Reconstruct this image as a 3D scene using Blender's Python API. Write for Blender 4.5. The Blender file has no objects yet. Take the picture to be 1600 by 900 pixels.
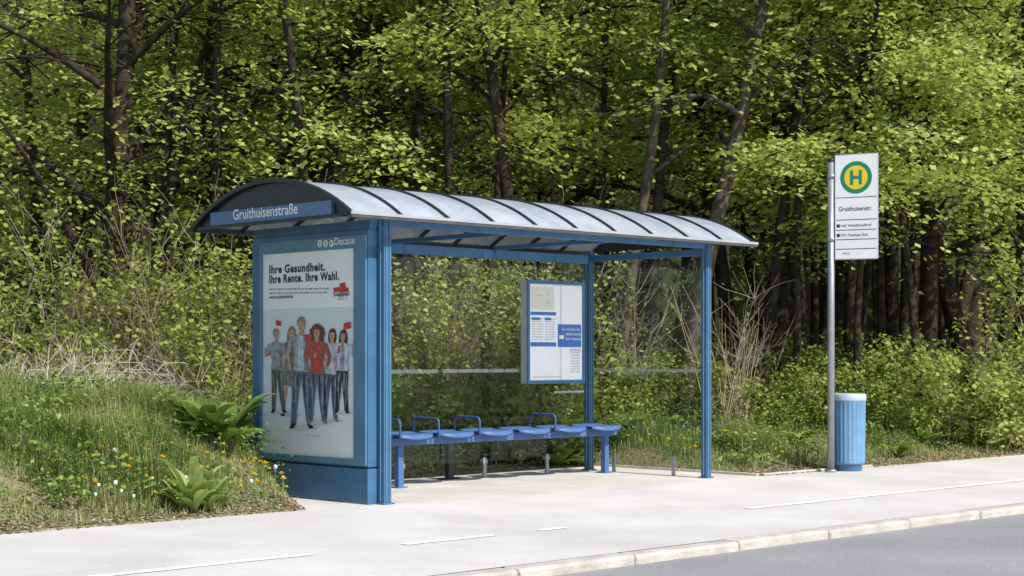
import bpy, math, random
import numpy as np
from mathutils import Vector, Matrix
random.seed(7); RNG=np.random.default_rng(7)
scene=bpy.context.scene
# ------------------------------------------------------------------ camera frame
F_PX=2600.0; HOR=556.0; CH=1.2
ang=math.atan((3459-800)/F_PX)
u=(math.sin(ang),math.cos(ang)); v=(-math.cos(ang),math.sin(ang))
P0=((595-800)*CH/232.0, F_PX*CH/232.0)
CAM=(-(P0[0]*u[0]+P0[1]*u[1]), -(P0[0]*v[0]+P0[1]*v[1]))
Rv=(u[0],v[0]); Fv=(u[1],v[1])
def at(x,D):
    a=(x-800)/F_PX
    return CAM[0]+D*(a*Rv[0]+Fv[0]), CAM[1]+D*(a*Rv[1]+Fv[1])
def on_s(x,y,s0):
    a=(x-800)/F_PX; D=(s0-CAM[0])/(a*Rv[0]+Fv[0])
    return CAM[1]+D*(a*Rv[1]+Fv[1]), CH+(HOR-y)/F_PX*D
def on_t(x,y,t0):
    a=(x-800)/F_PX; D=(t0-CAM[1])/(a*Rv[1]+Fv[1])
    return CAM[0]+D*(a*Rv[0]+Fv[0]), CH+(HOR-y)/F_PX*D
cam_d=bpy.data.cameras.new("camera"); cam=bpy.data.objects.new("camera",cam_d)
scene.collection.objects.link(cam); scene.camera=cam
cam_d.lens=F_PX/1600*36; cam_d.sensor_width=36; cam_d.sensor_fit='HORIZONTAL'
cam_d.shift_y=(HOR-450)/1600; cam_d.clip_end=2000; cam_d.clip_start=0.1
cam.location=(CAM[0],CAM[1],CH); cam.rotation_euler=(math.radians(90),0,-math.atan2(Fv[0],Fv[1]))
# ------------------------------------------------------------------ light
w=bpy.data.worlds.new("World"); scene.world=w; w.use_nodes=True
nt=w.node_tree; bg=nt.nodes["Background"]; sky=nt.nodes.new("ShaderNodeTexSky")
sky.sky_type='NISHITA'; sky.sun_disc=False; sky.sun_elevation=math.radians(46); sky.sun_rotation=math.radians(180)
nt.links.new(sky.outputs[0],bg.inputs[0]); bg.inputs[1].default_value=0.15
sl=bpy.data.lights.new("sun",'SUN'); sl.energy=5.0; sl.angle=math.radians(0.5); sl.color=(1,0.95,0.87)
sun=bpy.data.objects.new("sun",sl); scene.collection.objects.link(sun)
e=math.radians(46); az=Vector((0.0,-1,0)).normalized()
sd=Vector((az.x*math.cos(e),az.y*math.cos(e),math.sin(e)))
sun.rotation_euler=sd.to_track_quat('Z','Y').to_euler(); sun.location=(0,-10,20)
scene.view_settings.view_transform='Standard'; scene.view_settings.look='None'; scene.view_settings.exposure=0
# ------------------------------------------------------------------ materials
def new_mat(name):
    m=bpy.data.materials.new(name); m.use_nodes=True
    return m,m.node_tree,m.node_tree.nodes["Principled BSDF"]
def mat(name,col,rough=0.5,metal=0.0,var=0.12,scale=6.0,bump=0.0,bscale=60.0,spec=0.5,col2=None,detail=6):
    m,n,b=new_mat(name)
    tc=n.nodes.new("ShaderNodeTexCoord")
    no=n.nodes.new("ShaderNodeTexNoise"); no.inputs["Scale"].default_value=scale; no.inputs["Detail"].default_value=detail
    n.links.new(tc.outputs["Object"],no.inputs["Vector"])
    r=n.nodes.new("ShaderNodeValToRGB"); r.color_ramp.elements[0].position=0.3; r.color_ramp.elements[1].position=0.7
    c1=tuple(max(0,c*(1-var)) for c in col)+(1,); c2=(tuple(min(1,c*(1+var)) for c in col) if col2 is None else tuple(col2))+(1,)
    if col2 is not None: c1=tuple(col)+(1,)
    r.color_ramp.elements[0].color=c1; r.color_ramp.elements[1].color=c2
    n.links.new(no.outputs[0],r.inputs[0]); n.links.new(r.outputs[0],b.inputs["Base Color"])
    b.inputs["Roughness"].default_value=rough; b.inputs["Metallic"].default_value=metal
    b.inputs["Specular IOR Level"].default_value=spec
    if bump>0:
        n2=n.nodes.new("ShaderNodeTexNoise"); n2.inputs["Scale"].default_value=bscale; n2.inputs["Detail"].default_value=4
        n.links.new(tc.outputs["Object"],n2.inputs["Vector"])
        bp=n.nodes.new("ShaderNodeBump"); bp.inputs["Strength"].default_value=bump; bp.inputs["Distance"].default_value=0.02
        n.links.new(n2.outputs[0],bp.inputs["Height"]); n.links.new(bp.outputs[0],b.inputs["Normal"])
    return m
M={}
M['blue']=mat("blue_paint",(0.05,0.145,0.275),0.42,var=0.18,scale=3)
M['bluelight']=mat("light_blue_paint",(0.095,0.215,0.33),0.42,var=0.12,scale=3)
M['bench']=mat("bench_paint",(0.07,0.155,0.36),0.5,var=0.12,scale=5)
M['armrest']=mat("armrest_paint",(0.04,0.095,0.24),0.45,var=0.12,scale=5)
M['nameblue']=mat("name_board_blue",(0.09,0.185,0.34),0.45,var=0.06)
M['dark']=mat("dark_trim",(0.016,0.02,0.026),0.4,var=0.2)
M['gutter']=mat("gutter_metal",(0.12,0.125,0.13),0.45,0.5,var=0.2)
M['steel']=mat("galvanised_steel",(0.36,0.38,0.40),0.45,0.6,var=0.12,scale=12)
M['alu']=mat("aluminium_frame",(0.5,0.52,0.55),0.4,0.4,var=0.06)
M['white']=mat("white_lettering",(0.85,0.87,0.89),0.6,var=0.02)
M['plate']=mat("white_sign_plate",(0.88,0.89,0.90),0.45,var=0.03)
M['paper']=mat("poster_paper",(0.68,0.74,0.77),0.35,var=0.04,scale=1.5)
M['black']=mat("black_print",(0.02,0.02,0.025),0.6,var=0.0)
M['grey']=mat("grey_print",(0.32,0.34,0.37),0.6,var=0.0)
M['lgrey']=mat("pale_print",(0.52,0.56,0.60),0.6,var=0.0)
M['shade']=mat("soft_shadow_print",(0.58,0.62,0.65),0.6,var=0.0)
M['floor']=mat("poster_floor_print",(0.76,0.80,0.82),0.4,var=0.03,scale=1.5)
M['map']=mat("route_map_print",(0.62,0.66,0.58),0.5,col2=(0.74,0.72,0.66),scale=20)
M['red']=mat("red_print",(0.55,0.04,0.035),0.5,var=0.2,scale=20)
M['rust']=mat("rust_print",(0.34,0.08,0.04),0.5,var=0.5,scale=26)
M['skin']=mat("skin_print",(0.50,0.30,0.21),0.5,var=0.28,scale=26)
M['hair_a']=mat("dark_hair_print",(0.045,0.028,0.02),0.5,var=0.5,scale=60)
M['hair_b']=mat("auburn_hair_print",(0.12,0.045,0.025),0.5,var=0.6,scale=60)
M['hair_c']=mat("fair_hair_print",(0.30,0.20,0.10),0.5,var=0.5,scale=60)
M['jeans']=mat("denim_print",(0.09,0.125,0.175),0.5,var=0.65,scale=18)
M['khaki']=mat("khaki_print",(0.10,0.11,0.08),0.5,var=0.6,scale=18)
M['shirt']=mat("grey_shirt_print",(0.28,0.30,0.32),0.5,var=0.5,scale=18)
M['pale']=mat("pale_shirt_print",(0.50,0.56,0.64),0.5,var=0.35,scale=18)
M['dress']=mat("taupe_dress_print",(0.20,0.185,0.17),0.5,var=0.55,scale=18)
M['pblue']=mat("timetable_blue",(0.05,0.17,0.50),0.5,var=0.02)
M['green']=mat("stop_sign_green",(0.01,0.24,0.10),0.5,var=0.04)
M['yellow']=mat("stop_sign_yellow",(0.85,0.62,0.03),0.5,var=0.03)
M['bin']=mat("bin_blue",(0.14,0.29,0.48),0.45,var=0.1,scale=8)
M['binlid']=mat("bin_lid",(0.42,0.52,0.62),0.5,var=0.1)
M['kerb']=mat("kerb_stone",(0.43,0.40,0.35),0.9,col2=(0.62,0.585,0.53),scale=5,bump=0.5,bscale=40)
M['line']=mat("road_paint",(0.80,0.80,0.80),0.7,col2=(0.90,0.90,0.90),scale=30)
M['bark']=mat("bark",(0.020,0.016,0.011),0.95,col2=(0.068,0.056,0.040),scale=7,bump=0.9,bscale=18,spec=0.1)
M['barklight']=mat("grey_bark",(0.055,0.045,0.032),0.95,col2=(0.14,0.12,0.09),scale=7,bump=0.8,bscale=18,spec=0.1)
M['twig']=mat("dry_twig",(0.15,0.115,0.07),0.9,col2=(0.34,0.29,0.20),scale=9)
M['pale_twig']=mat("pale_dead_twig",(0.42,0.36,0.27),0.9,col2=(0.62,0.55,0.44),scale=9)
M['redtwig']=mat("tan_bare_twig",(0.30,0.23,0.16),0.9,col2=(0.46,0.38,0.28),scale=9)
M['petal']=mat("dandelion_petal",(0.85,0.62,0.02),0.6,var=0.08)
M['puff']=mat("seed_head",(0.62,0.62,0.58),0.9,var=0.06)
M['stalk']=mat("flower_stalk",(0.14,0.20,0.06),0.7,var=0.15)
def leafmat(name,stops,trans=0.42,gl=0.02):
    m=bpy.data.materials.new(name); m.use_nodes=True; n=m.node_tree; n.nodes.clear()
    o=n.nodes.new("ShaderNodeOutputMaterial"); at_=n.nodes.new("ShaderNodeAttribute"); at_.attribute_name="rnd"
    oi=n.nodes.new("ShaderNodeObjectInfo")
    ma=n.nodes.new("ShaderNodeMath"); ma.operation='MULTIPLY_ADD'; ma.inputs[1].default_value=0.24
    n.links.new(oi.outputs["Random"],ma.inputs[0]); n.links.new(at_.outputs["Fac"],ma.inputs[2])
    sb=n.nodes.new("ShaderNodeMath"); sb.operation='SUBTRACT'; sb.inputs[1].default_value=0.12; n.links.new(ma.outputs[0],sb.inputs[0])
    r=n.nodes.new("ShaderNodeValToRGB"); els=r.color_ramp.elements
    els[0].position=0; els[0].color=stops[0]+(1,); els[1].position=1; els[1].color=stops[-1]+(1,)
    for i,c in enumerate(stops[1:-1]):
        x=els.new((i+1)/(len(stops)-1)); x.color=c+(1,)
    n.links.new(sb.outputs[0],r.inputs[0])
    d=n.nodes.new("ShaderNodeBsdfDiffuse"); t=n.nodes.new("ShaderNodeBsdfTranslucent"); g=n.nodes.new("ShaderNodeBsdfGlossy")
    g.inputs["Roughness"].default_value=0.5; g.inputs["Color"].default_value=(0.85,0.88,0.75,1)
    n.links.new(r.outputs[0],d.inputs[0]); n.links.new(r.outputs[0],t.inputs[0])
    m1=n.nodes.new("ShaderNodeMixShader"); m1.inputs[0].default_value=trans
    m2=n.nodes.new("ShaderNodeMixShader"); m2.inputs[0].default_value=gl
    n.links.new(d.outputs[0],m1.inputs[1]); n.links.new(t.outputs[0],m1.inputs[2])
    n.links.new(m1.outputs[0],m2.inputs[1]); n.links.new(g.outputs[0],m2.inputs[2]); n.links.new(m2.outputs[0],o.inputs[0])
    return m
M['leaf']=leafmat("spring_leaf",[(0.13,0.17,0.028),(0.31,0.39,0.065),(0.48,0.55,0.13),(0.66,0.70,0.27)],0.46)
M['shrubleaf']=leafmat("shrub_leaf",[(0.09,0.13,0.022),(0.22,0.29,0.05),(0.36,0.43,0.10),(0.52,0.56,0.20)])
M['grass']=leafmat("grass_blade",[(0.06,0.11,0.02),(0.15,0.24,0.045),(0.28,0.37,0.09),(0.54,0.49,0.29)],0.35)
M['weed']=leafmat("weed_leaf",[(0.05,0.10,0.02),(0.13,0.22,0.04),(0.25,0.37,0.08),(0.42,0.52,0.17)],0.35)
M['wood']=leafmat("shaded_wood_leaf",[(0.012,0.018,0.006),(0.045,0.062,0.013),(0.10,0.135,0.026),(0.20,0.25,0.05)],0.35)  # darker than the near leaves: the wood's inner shade put into colour
M['litter']=leafmat("dry_leaf_litter",[(0.12,0.08,0.04),(0.24,0.17,0.10),(0.38,0.30,0.19),(0.50,0.44,0.32)],0.1)
def glassmat():
    m=bpy.data.materials.new("clear_glass"); m.use_nodes=True; n=m.node_tree; n.nodes.clear()
    o=n.nodes.new("ShaderNodeOutputMaterial"); t=n.nodes.new("ShaderNodeBsdfTransparent"); t.inputs[0].default_value=(0.95,0.965,0.96,1)
    g=n.nodes.new("ShaderNodeBsdfGlossy"); g.inputs["Roughness"].default_value=0.02
    no=n.nodes.new("ShaderNodeTexNoise"); no.inputs["Scale"].default_value=2.5
    mr=n.nodes.new("ShaderNodeMapRange"); mr.inputs["To Min"].default_value=0.012; mr.inputs["To Max"].default_value=0.032
    n.links.new(no.outputs[0],mr.inputs[0])
    mx=n.nodes.new("ShaderNodeMixShader"); n.links.new(mr.outputs[0],mx.inputs[0]); n.links.new(t.outputs[0],mx.inputs[1]); n.links.new(g.outputs[0],mx.inputs[2])
    n.links.new(mx.outputs[0],o.inputs[0]); return m
M['glass']=glassmat()
def roofmat():
    m=bpy.data.materials.new("milky_roof_sheet"); m.use_nodes=True; n=m.node_tree; n.nodes.clear()
    o=n.nodes.new("ShaderNodeOutputMaterial"); p=n.nodes.new("ShaderNodeBsdfPrincipled")
    no=n.nodes.new("ShaderNodeTexNoise"); no.inputs["Scale"].default_value=3; no.inputs["Detail"].default_value=8
    tc=n.nodes.new("ShaderNodeTexCoord"); n.links.new(tc.outputs["Object"],no.inputs[0])
    r=n.nodes.new("ShaderNodeValToRGB"); r.color_ramp.elements[0].color=(0.42,0.48,0.57,1); r.color_ramp.elements[1].color=(0.62,0.68,0.77,1)
    r.color_ramp.elements[0].position=0.3; r.color_ramp.elements[1].position=0.65
    n.links.new(no.outputs[0],r.inputs[0]); n.links.new(r.outputs[0],p.inputs["Base Color"]); p.inputs["Roughness"].default_value=0.25
    tr=n.nodes.new("ShaderNodeBsdfTransparent"); tr.inputs[0].default_value=(0.75,0.8,0.86,1)
    mx=n.nodes.new("ShaderNodeMixShader"); mx.inputs[0].default_value=0.25; n.links.new(p.outputs[0],mx.inputs[1]); n.links.new(tr.outputs[0],mx.inputs[2])
    n.links.new(mx.outputs[0],o.inputs[0]); return m
M['roof']=roofmat()
def bandmat():
    m=bpy.data.materials.new("frosted_band"); m.use_nodes=True; n=m.node_tree; n.nodes.clear()
    o=n.nodes.new("ShaderNodeOutputMaterial"); d=n.nodes.new("ShaderNodeBsdfDiffuse"); d.inputs[0].default_value=(0.5,0.56,0.54,1)
    t=n.nodes.new("ShaderNodeBsdfTransparent"); mx=n.nodes.new("ShaderNodeMixShader"); mx.inputs[0].default_value=0.5
    n.links.new(d.outputs[0],mx.inputs[1]); n.links.new(t.outputs[0],mx.inputs[2]); n.links.new(mx.outputs[0],o.inputs[0]); return m
M['band']=bandmat()
def multimat(name,base,alt,fine,scale1,scale2,rough=0.9,bump=0.3,brick=None,stain=0.0,mortar=(0.80,0.77,0.73)):
    m,n,b=new_mat(name)
    tc=n.nodes.new("ShaderNodeTexCoord")
    def noise(sc,de=6):
        x=n.nodes.new("ShaderNodeTexNoise"); x.inputs["Scale"].default_value=sc; x.inputs["Detail"].default_value=de
        n.links.new(tc.outputs["Object"],x.inputs[0]); return x
    a=noise(scale1); r=n.nodes.new("ShaderNodeValToRGB"); r.color_ramp.elements[0].position=0.35; r.color_ramp.elements[1].position=0.65
    r.color_ramp.elements[0].color=base+(1,); r.color_ramp.elements[1].color=alt+(1,); n.links.new(a.outputs[0],r.inputs[0])
    f=noise(scale2,3); mr=n.nodes.new("ShaderNodeMapRange"); mr.inputs["From Min"].default_value=0.3; mr.inputs["From Max"].default_value=0.7
    mr.inputs["To Min"].default_value=1-fine; mr.inputs["To Max"].default_value=1+fine; n.links.new(f.outputs[0],mr.inputs[0])
    mul=n.nodes.new("ShaderNodeVectorMath"); mul.operation='SCALE'; n.links.new(r.outputs[0],mul.inputs[0]); n.links.new(mr.outputs[0],mul.inputs["Scale"])
    out=mul.outputs[0]
    if stain>0:
        st=noise(0.35,8); ms=n.nodes.new("ShaderNodeMapRange"); ms.inputs["From Min"].default_value=0.35; ms.inputs["From Max"].default_value=0.6
        ms.inputs["To Min"].default_value=1-stain; ms.inputs["To Max"].default_value=1; n.links.new(st.outputs[0],ms.inputs[0])
        m3=n.nodes.new("ShaderNodeVectorMath"); m3.operation='SCALE'; n.links.new(out,m3.inputs[0]); n.links.new(ms.outputs[0],m3.inputs["Scale"]); out=m3.outputs[0]
        sp=noise(22,2); mp=n.nodes.new("ShaderNodeMapRange"); mp.inputs["From Min"].default_value=0.66; mp.inputs["From Max"].default_value=0.72
        mp.inputs["To Min"].default_value=1; mp.inputs["To Max"].default_value=0.85; n.links.new(sp.outputs[0],mp.inputs[0])
        m4=n.nodes.new("ShaderNodeVectorMath"); m4.operation='SCALE'; n.links.new(out,m4.inputs[0]); n.links.new(mp.outputs[0],m4.inputs["Scale"]); out=m4.outputs[0]
    if brick:
        bt=n.nodes.new("ShaderNodeTexBrick"); bt.inputs["Scale"].default_value=1; bt.inputs["Brick Width"].default_value=brick; bt.inputs["Row Height"].default_value=brick
        bt.inputs["Mortar Size"].default_value=0.005; bt.inputs["Color1"].default_value=(1,1,1,1); bt.inputs["Color2"].default_value=(0.94,0.935,0.93,1); bt.inputs["Mortar"].default_value=mortar+(1,)
        n.links.new(tc.outputs["Object"],bt.inputs[0]); m2=n.nodes.new("ShaderNodeVectorMath"); m2.operation='MULTIPLY'
        n.links.new(out,m2.inputs[0]); n.links.new(bt.outputs[0],m2.inputs[1]); out=m2.outputs[0]
    n.links.new(out,b.inputs["Base Color"]); b.inputs["Roughness"].default_value=rough
    bp=n.nodes.new("ShaderNodeBump"); bp.inputs["Strength"].default_value=bump; bp.inputs["Distance"].default_value=0.01
    n.links.new(f.outputs[0],bp.inputs["Height"]); n.links.new(bp.outputs[0],b.inputs["Normal"])
    return m
M['pave']=multimat("pale_pavement",(0.61,0.585,0.56),(0.71,0.685,0.66),0.15,0.9,90,bump=0.3,stain=0.10,brick=0.4,mortar=(0.92,0.91,0.90))
M['slab']=multimat("paving_slabs",(0.61,0.57,0.52),(0.71,0.67,0.62),0.14,1.4,80,bump=0.3,brick=0.4,stain=0.08)
M['asphalt']=multimat("asphalt",(0.29,0.29,0.30),(0.345,0.345,0.352),0.22,0.8,110,bump=0.5,stain=0.12)
M['soil']=multimat("verge_soil",(0.21,0.165,0.10),(0.14,0.16,0.06),0.5,1.1,25,bump=0.8)
# ------------------------------------------------------------------ builder
ORI={}
_tc={}
def text_geo(s,bold=0.0,space=1.0):
    k=(s,bold,space)
    if k in _tc: return _tc[k]
    c=bpy.data.curves.new("lettering",'FONT'); c.body=s; c.size=1; c.offset=bold; c.resolution_u=3; c.space_character=space
    o=bpy.data.objects.new("lettering",c); scene.collection.objects.link(o)
    dg=bpy.context.evaluated_depsgraph_get(); me=bpy.data.meshes.new_from_object(o.evaluated_get(dg))
    V=[(q.co.x,q.co.y) for q in me.vertices]; Fc=[list(p.vertices) for p in me.polygons]
    bpy.data.objects.remove(o); bpy.data.curves.remove(c); bpy.data.meshes.remove(me)
    x0=min(p[0] for p in V); x1=max(p[0] for p in V)
    V=[(a-x0,b) for a,b in V]; _tc[k]=(V,Fc,x1-x0); return _tc[k]
class B:
    def __init__(s): s.V=[];s.F=[];s.I=[];s.M=[];s.S=[]
    def mi(s,m):
        if m not in s.M: s.M.append(m)
        return s.M.index(m)
    def add(s,V,Fc,m,smooth=False):
        b=len(s.V); i=s.mi(m); s.V+= [tuple(p) for p in V]
        for f in Fc: s.F.append([b+k for k in f]); s.I.append(i); s.S.append(smooth)
    def box(s,lo,hi,m):
        (a,b,c),(d,e_,f)=lo,hi
        V=[(a,b,c),(d,b,c),(d,e_,c),(a,e_,c),(a,b,f),(d,b,f),(d,e_,f),(a,e_,f)]
        s.add(V,[(0,3,2,1),(4,5,6,7),(0,1,5,4),(1,2,6,5),(2,3,7,6),(3,0,4,7)],m)
    def rotz(s,cx,cy,a):
        c,sn=math.cos(a),math.sin(a); s.V=[(cx+(x-cx)*c-(y-cy)*sn, cy+(x-cx)*sn+(y-cy)*c, z) for x,y,z in s.V]; return s
    def tube(s,path,rad,m,n=8,cap=True,smooth=True):
        V=[];Fc=[]; N=len(path)
        P=[Vector(p) for p in path]
        if not hasattr(rad,'__len__'): rad=[rad]*N
        ref=None
        for i,p in enumerate(P):
            d=(P[min(i+1,N-1)]-P[max(i-1,0)]).normalized()
            if ref is None:
                ref=d.cross(Vector((0.13,0.27,1)))
                if ref.length<0.05: ref=d.cross(Vector((1,0,0)))
            a=(ref-d*ref.dot(d)).normalized(); ref=a; b=d.cross(a)
            for k in range(n):
                th=2*math.pi*k/n; V.append(p+(a*math.cos(th)+b*math.sin(th))*rad[i])
        for i in range(N-1):
            for k in range(n):
                k2=(k+1)%n; Fc.append((i*n+k,i*n+k2,(i+1)*n+k2,(i+1)*n+k))
        if cap: Fc.append(tuple(range(n-1,-1,-1))); Fc.append(tuple((N-1)*n+k for k in range(n)))
        s.add(V,Fc,m,smooth)
    def build(s,name,parent=None,bevel=0.0,origin=None,label=None):
        V=np.array(s.V,dtype=float)
        if origin is None:
            lo=V.min(0);hi=V.max(0); origin=((lo[0]+hi[0])/2,(lo[1]+hi[1])/2,lo[2])
        V=V-np.array(origin)
        me=bpy.data.meshes.new(name); me.from_pydata(V.tolist(),[],s.F)
        for m in s.M: me.materials.append(M[m])
        me.polygons.foreach_set("material_index",s.I); me.polygons.foreach_set("use_smooth",s.S); me.update()
        o=bpy.data.objects.new(name,me); scene.collection.objects.link(o)
        if parent is not None:
            po=ORI[parent.name]; o.parent=parent; o.location=Vector(origin)-Vector(po)
        else: o.location=origin
        ORI[o.name]=tuple(origin)
        if bevel>0:
            b=o.modifiers.new("bevel",'BEVEL'); b.width=bevel; b.segments=2; b.limit_method='ANGLE'
        if label: o["label"]=label
        return o
def empty(name,loc,label,cat,parent=None,group=None):
    o=bpy.data.objects.new(name,None); scene.collection.objects.link(o); o.empty_display_size=0.2
    ORI[o.name]=tuple(loc)
    if parent is not None: o.parent=parent; o.location=Vector(loc)-Vector(ORI[parent.name])
    else: o.location=loc
    if label: o["label"]=label
    if cat: o["category"]=cat
    if group: o["group"]=group
    return o
class Pl:
    """vertical drawing plane. kind 's': plane at s=c facing -s ; kind 't': plane at t=c facing -t"""
    def __init__(s,b,kind,c): s.b=b;s.k=kind;s.c=c
    def p(s,h,z,off): return (s.c-off,h,z) if s.k=='s' else (h,s.c-off,z)
    def px(s,x,y): return on_s(x,y,s.c) if s.k=='s' else on_t(x,y,s.c)
    def poly(s,pts,m,off=0.002):
        V=[s.p(h,z,off) for h,z in pts]
        ar=sum(pts[i][0]*pts[(i+1)%len(pts)][1]-pts[(i+1)%len(pts)][0]*pts[i][1] for i in range(len(pts)))
        if s.k=='s': ar=-ar
        idx=list(range(len(pts)))
        if ar<0: idx.reverse()
        s.b.add(V,[idx],m)
    def ppoly(s,pts,m,off=0.002): s.poly([s.px(*q) for q in pts],m,off)
    def rect(s,h0,h1,z0,z1,m,off=0.002): s.poly([(h0,z0),(h1,z0),(h1,z1),(h0,z1)],m,off)
    def text(s,txt,h0,z,width,m,bold=0.0,off=0.003,height=None,center=False,space=1.0):
        V,Fc,wd=text_geo(txt,bold,space); k=width/wd; ky=k if height is None else height/0.7
        sg=-1 if s.k=='s' else 1
        if center: h0=h0-sg*width/2
        P=[s.p(h0+sg*a*k,z+b*ky,off) for a,b in V]
        s.b.add(P,Fc,m)
# ------------------------------------------------------------------ ground
def ss(a,b,x):
    t=np.clip((x-a)/(b-a),0,1); return t*t*(3-2*t)
def edge_of(s):
    s=np.asarray(s,float)
    return np.where(s<-0.13,0.05+1.05*np.clip((s+0.75)/0.62,0,1),np.where(s<4.72,2.0,-0.22))
def Hgt(s,t):
    s=np.asarray(s,float);t=np.asarray(t,float)
    edge=edge_of(s)
    left=0.66*ss(0.0,1.7,t-edge*0.8)*(1-0.55*ss(-1.2,0.4,s))*(1-0.45*ss(3.5,7,t))*(1-ss(-0.4,0.6,s)*0.7)
    right=0.42*ss(-0.2,4.5,t)*ss(4.5,6,s)
    back=0.08+0.25*ss(2,6,t)*ss(-3,1,s)
    far=0.5*ss(7,22,t)
    wob=0.05*np.sin(2.1*s+1.3*t)+0.04*np.sin(4.7*s-3.1*t+1)+0.03*np.sin(1.1*t*2+0.7*s)
    out=0.012+ss(0,1.2,t-edge)*(back*0.6+wob)+left+right+far
    out=np.where(s>-0.13,out-left*(s<4.7)*(t<2.2),out)
    h=np.where(t<edge,-0.06,out)
    h=np.where(t<-3.62,-0.26,h); h=np.where(t<-11.2,0.0,h)
    return h
def axis(lo,hi,step,extra,far):
    a=list(np.arange(lo,hi,step)); g=step; x=hi
    while x<far: a.append(x); g*=1.35; x+=g
    g=step;x=lo
    while x>-far: g*=1.35; x-=g; a.append(x)
    a+=extra; return np.array(sorted(set(round(q,4) for q in a)))
sx=axis(-8,18,0.12,[-0.131,-0.129,4.715,4.725],400); ty=axis(-4,10,0.12,[0.045,0.052,1.995,2.005,-0.225,-0.215,-3.63,-3.61,-11.21,-11.19],400)
S_,T_=np.meshgrid(sx,ty); Z_=Hgt(S_,T_)
nx=len(sx);ny=len(ty)
Vg=np.stack([S_.ravel(),T_.ravel(),Z_.ravel()],1)
ii,jj=np.meshgrid(np.arange(nx-1),np.arange(ny-1)); q=(jj*nx+ii).ravel()
Fg=np.stack([q,q+1,q+nx+1,q+nx],1)
me=bpy.data.meshes.new("ground"); me.from_pydata(Vg.tolist(),[],Fg.tolist()); me.materials.append(M['soil'])
me.polygons.foreach_set("use_smooth",[True]*len(me.polygons)); me.update()
g=bpy.data.objects.new("ground",me); scene.collection.objects.link(g); g["kind"]="structure"; g["label"]="soil and grass verge rising into the woodland"
b=B(); b.add([(-120,-3.55,0),(120,-3.55,0),(120,-0.2,0),(4.7,-0.2,0),(-0.13,-0.2,0),(-0.13,1.12,0),(-0.75,0.06,0),(-120,0.06,0)],[(0,1,2,3,4,7),(4,5,6,7)],'pave')
o=b.build("pavement",origin=(0,0,0)); o["kind"]="structure"; o["label"]="pale sunlit pavement beside the road"
b=B(); b.add([(-0.13,-0.2,0),(4.7,-0.2,0),(4.7,2.02,0),(-0.13,2.02,0)],[(0,1,2,3)],'slab')
o=b.build("shelter_pavement",origin=(0,0,0)); o["kind"]="structure"; o["label"]="square paving slabs under the shelter"
RZ=-0.06
b=B(); b.add([(-120,-11.3,RZ),(120,-11.3,RZ),(120,-3.7,RZ),(-120,-3.7,RZ)],[(0,1,2,3)],'asphalt')
o=b.build("road",origin=(0,0,0)); o["kind"]="structure"; o["label"]="grey asphalt road"
b=B(); x=-30.0
while x<40:
    L=1.0+random.uniform(-0.02,0.02); dz=random.uniform(-0.004,0.004); dt=random.uniform(-0.006,0.006)
    b.box((x+0.003,-3.70+dt,-0.2),(x+L-0.003,-3.545,0.003+dz),'kerb'); x+=L
o=b.build("kerb",bevel=0.02); o["kind"]="structure"; o["label"]="weathered low stone kerb"
b=B()
def dash(s0,s1,t0=-2.32,w_=0.09):
    n=max(2,int((s1-s0)/0.12)); top=[];bot=[]
    for i in range(n+1):
        s=s0+(s1-s0)*i/n; bot.append((s,t0-w_/2+random.uniform(-.008,.008),0.004)); top.append((s,t0+w_/2+random.uniform(-.008,.008),0.004))
    Vv=bot+top; b.add(Vv,[(i,i+1,n+1+i+1,n+1+i) for i in range(n)],'line')
for s0,s1 in [(-14,-5.4),(-5.2,-2.47),(-1.75,-0.95),(-0.53,-0.28),(1.8,6.9),(7.0,16)]: dash(s0,s1)
o=b.build("lane_marking",origin=(0,0,0)); o["kind"]="structure"; o["label"]="worn white line painted on the pavement"
b=B()
for (lo,hi) in [((4.70,-0.2),(4.76,0.78)),((4.70,0.80),(4.76,1.9)),((4.78,-0.24),(5.7,-0.185)),((5.72,-0.24),(6.7,-0.185))]:
    b.box((lo[0],lo[1],-0.1),(hi[0],hi[1],0.025),'kerb')
o=b.build("edging_stone",bevel=0.006); o["kind"]="structure"; o["label"]="narrow edging stones along the slabs"
# ------------------------------------------------------------------ bus shelter
SH=empty("bus_shelter",(2.07,0.8,0),"blue steel bus shelter with curved milky roof on the pavement","bus shelter")
TR=1.57
def post(sc,tc_,z1,hw_=0.037,name="post"):
    b=B(); s0,s1,t0,t1=sc-hw_,sc+hw_,tc_-hw_,tc_+hw_
    b.box((s0,t0,0.0),(s1,t1,z1),'blue')
    for q in (-0.018,0.018): b.box((sc+q-0.005,t0-0.009,0.02),(sc+q+0.005,t0,z1-0.01),'bluelight')
    b.box((s0-0.009,tc_-0.006,0.02),(s0,tc_+0.006,z1-0.01),'bluelight')
    b.box((s0-0.02,t0-0.02,0),(s1+0.02,t1+0.02,0.014),'blue')
    return b.build(name,SH,bevel=0.004)
post(0.03,-0.012,2.30,0.04); post(4.15,0.0,2.30); post(4.15,TR,2.30); post(0.082,TR,2.30)
def beam(lo,hi,name,m='blue'):
    b=B(); b.box(lo,hi,m); return b.build(name,SH,bevel=0.005)
beam((0.122,TR-0.03,2.16),(4.110,TR+0.03,2.25),"rear_beam")
beam((4.12,0.040,2.185),(4.18,TR-0.040,2.25),"side_beam")
beam((0.073,-0.03,2.25),(4.110,0.03,2.30),"front_beam")
beam((0.035,0.053,2.19),(0.095,TR-0.040,2.25),"side_beam")
for sc in (1.4,2.75): beam((sc-0.025,0.033,2.245),(sc+0.025,TR-0.033,2.285),"cross_beam")
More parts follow.
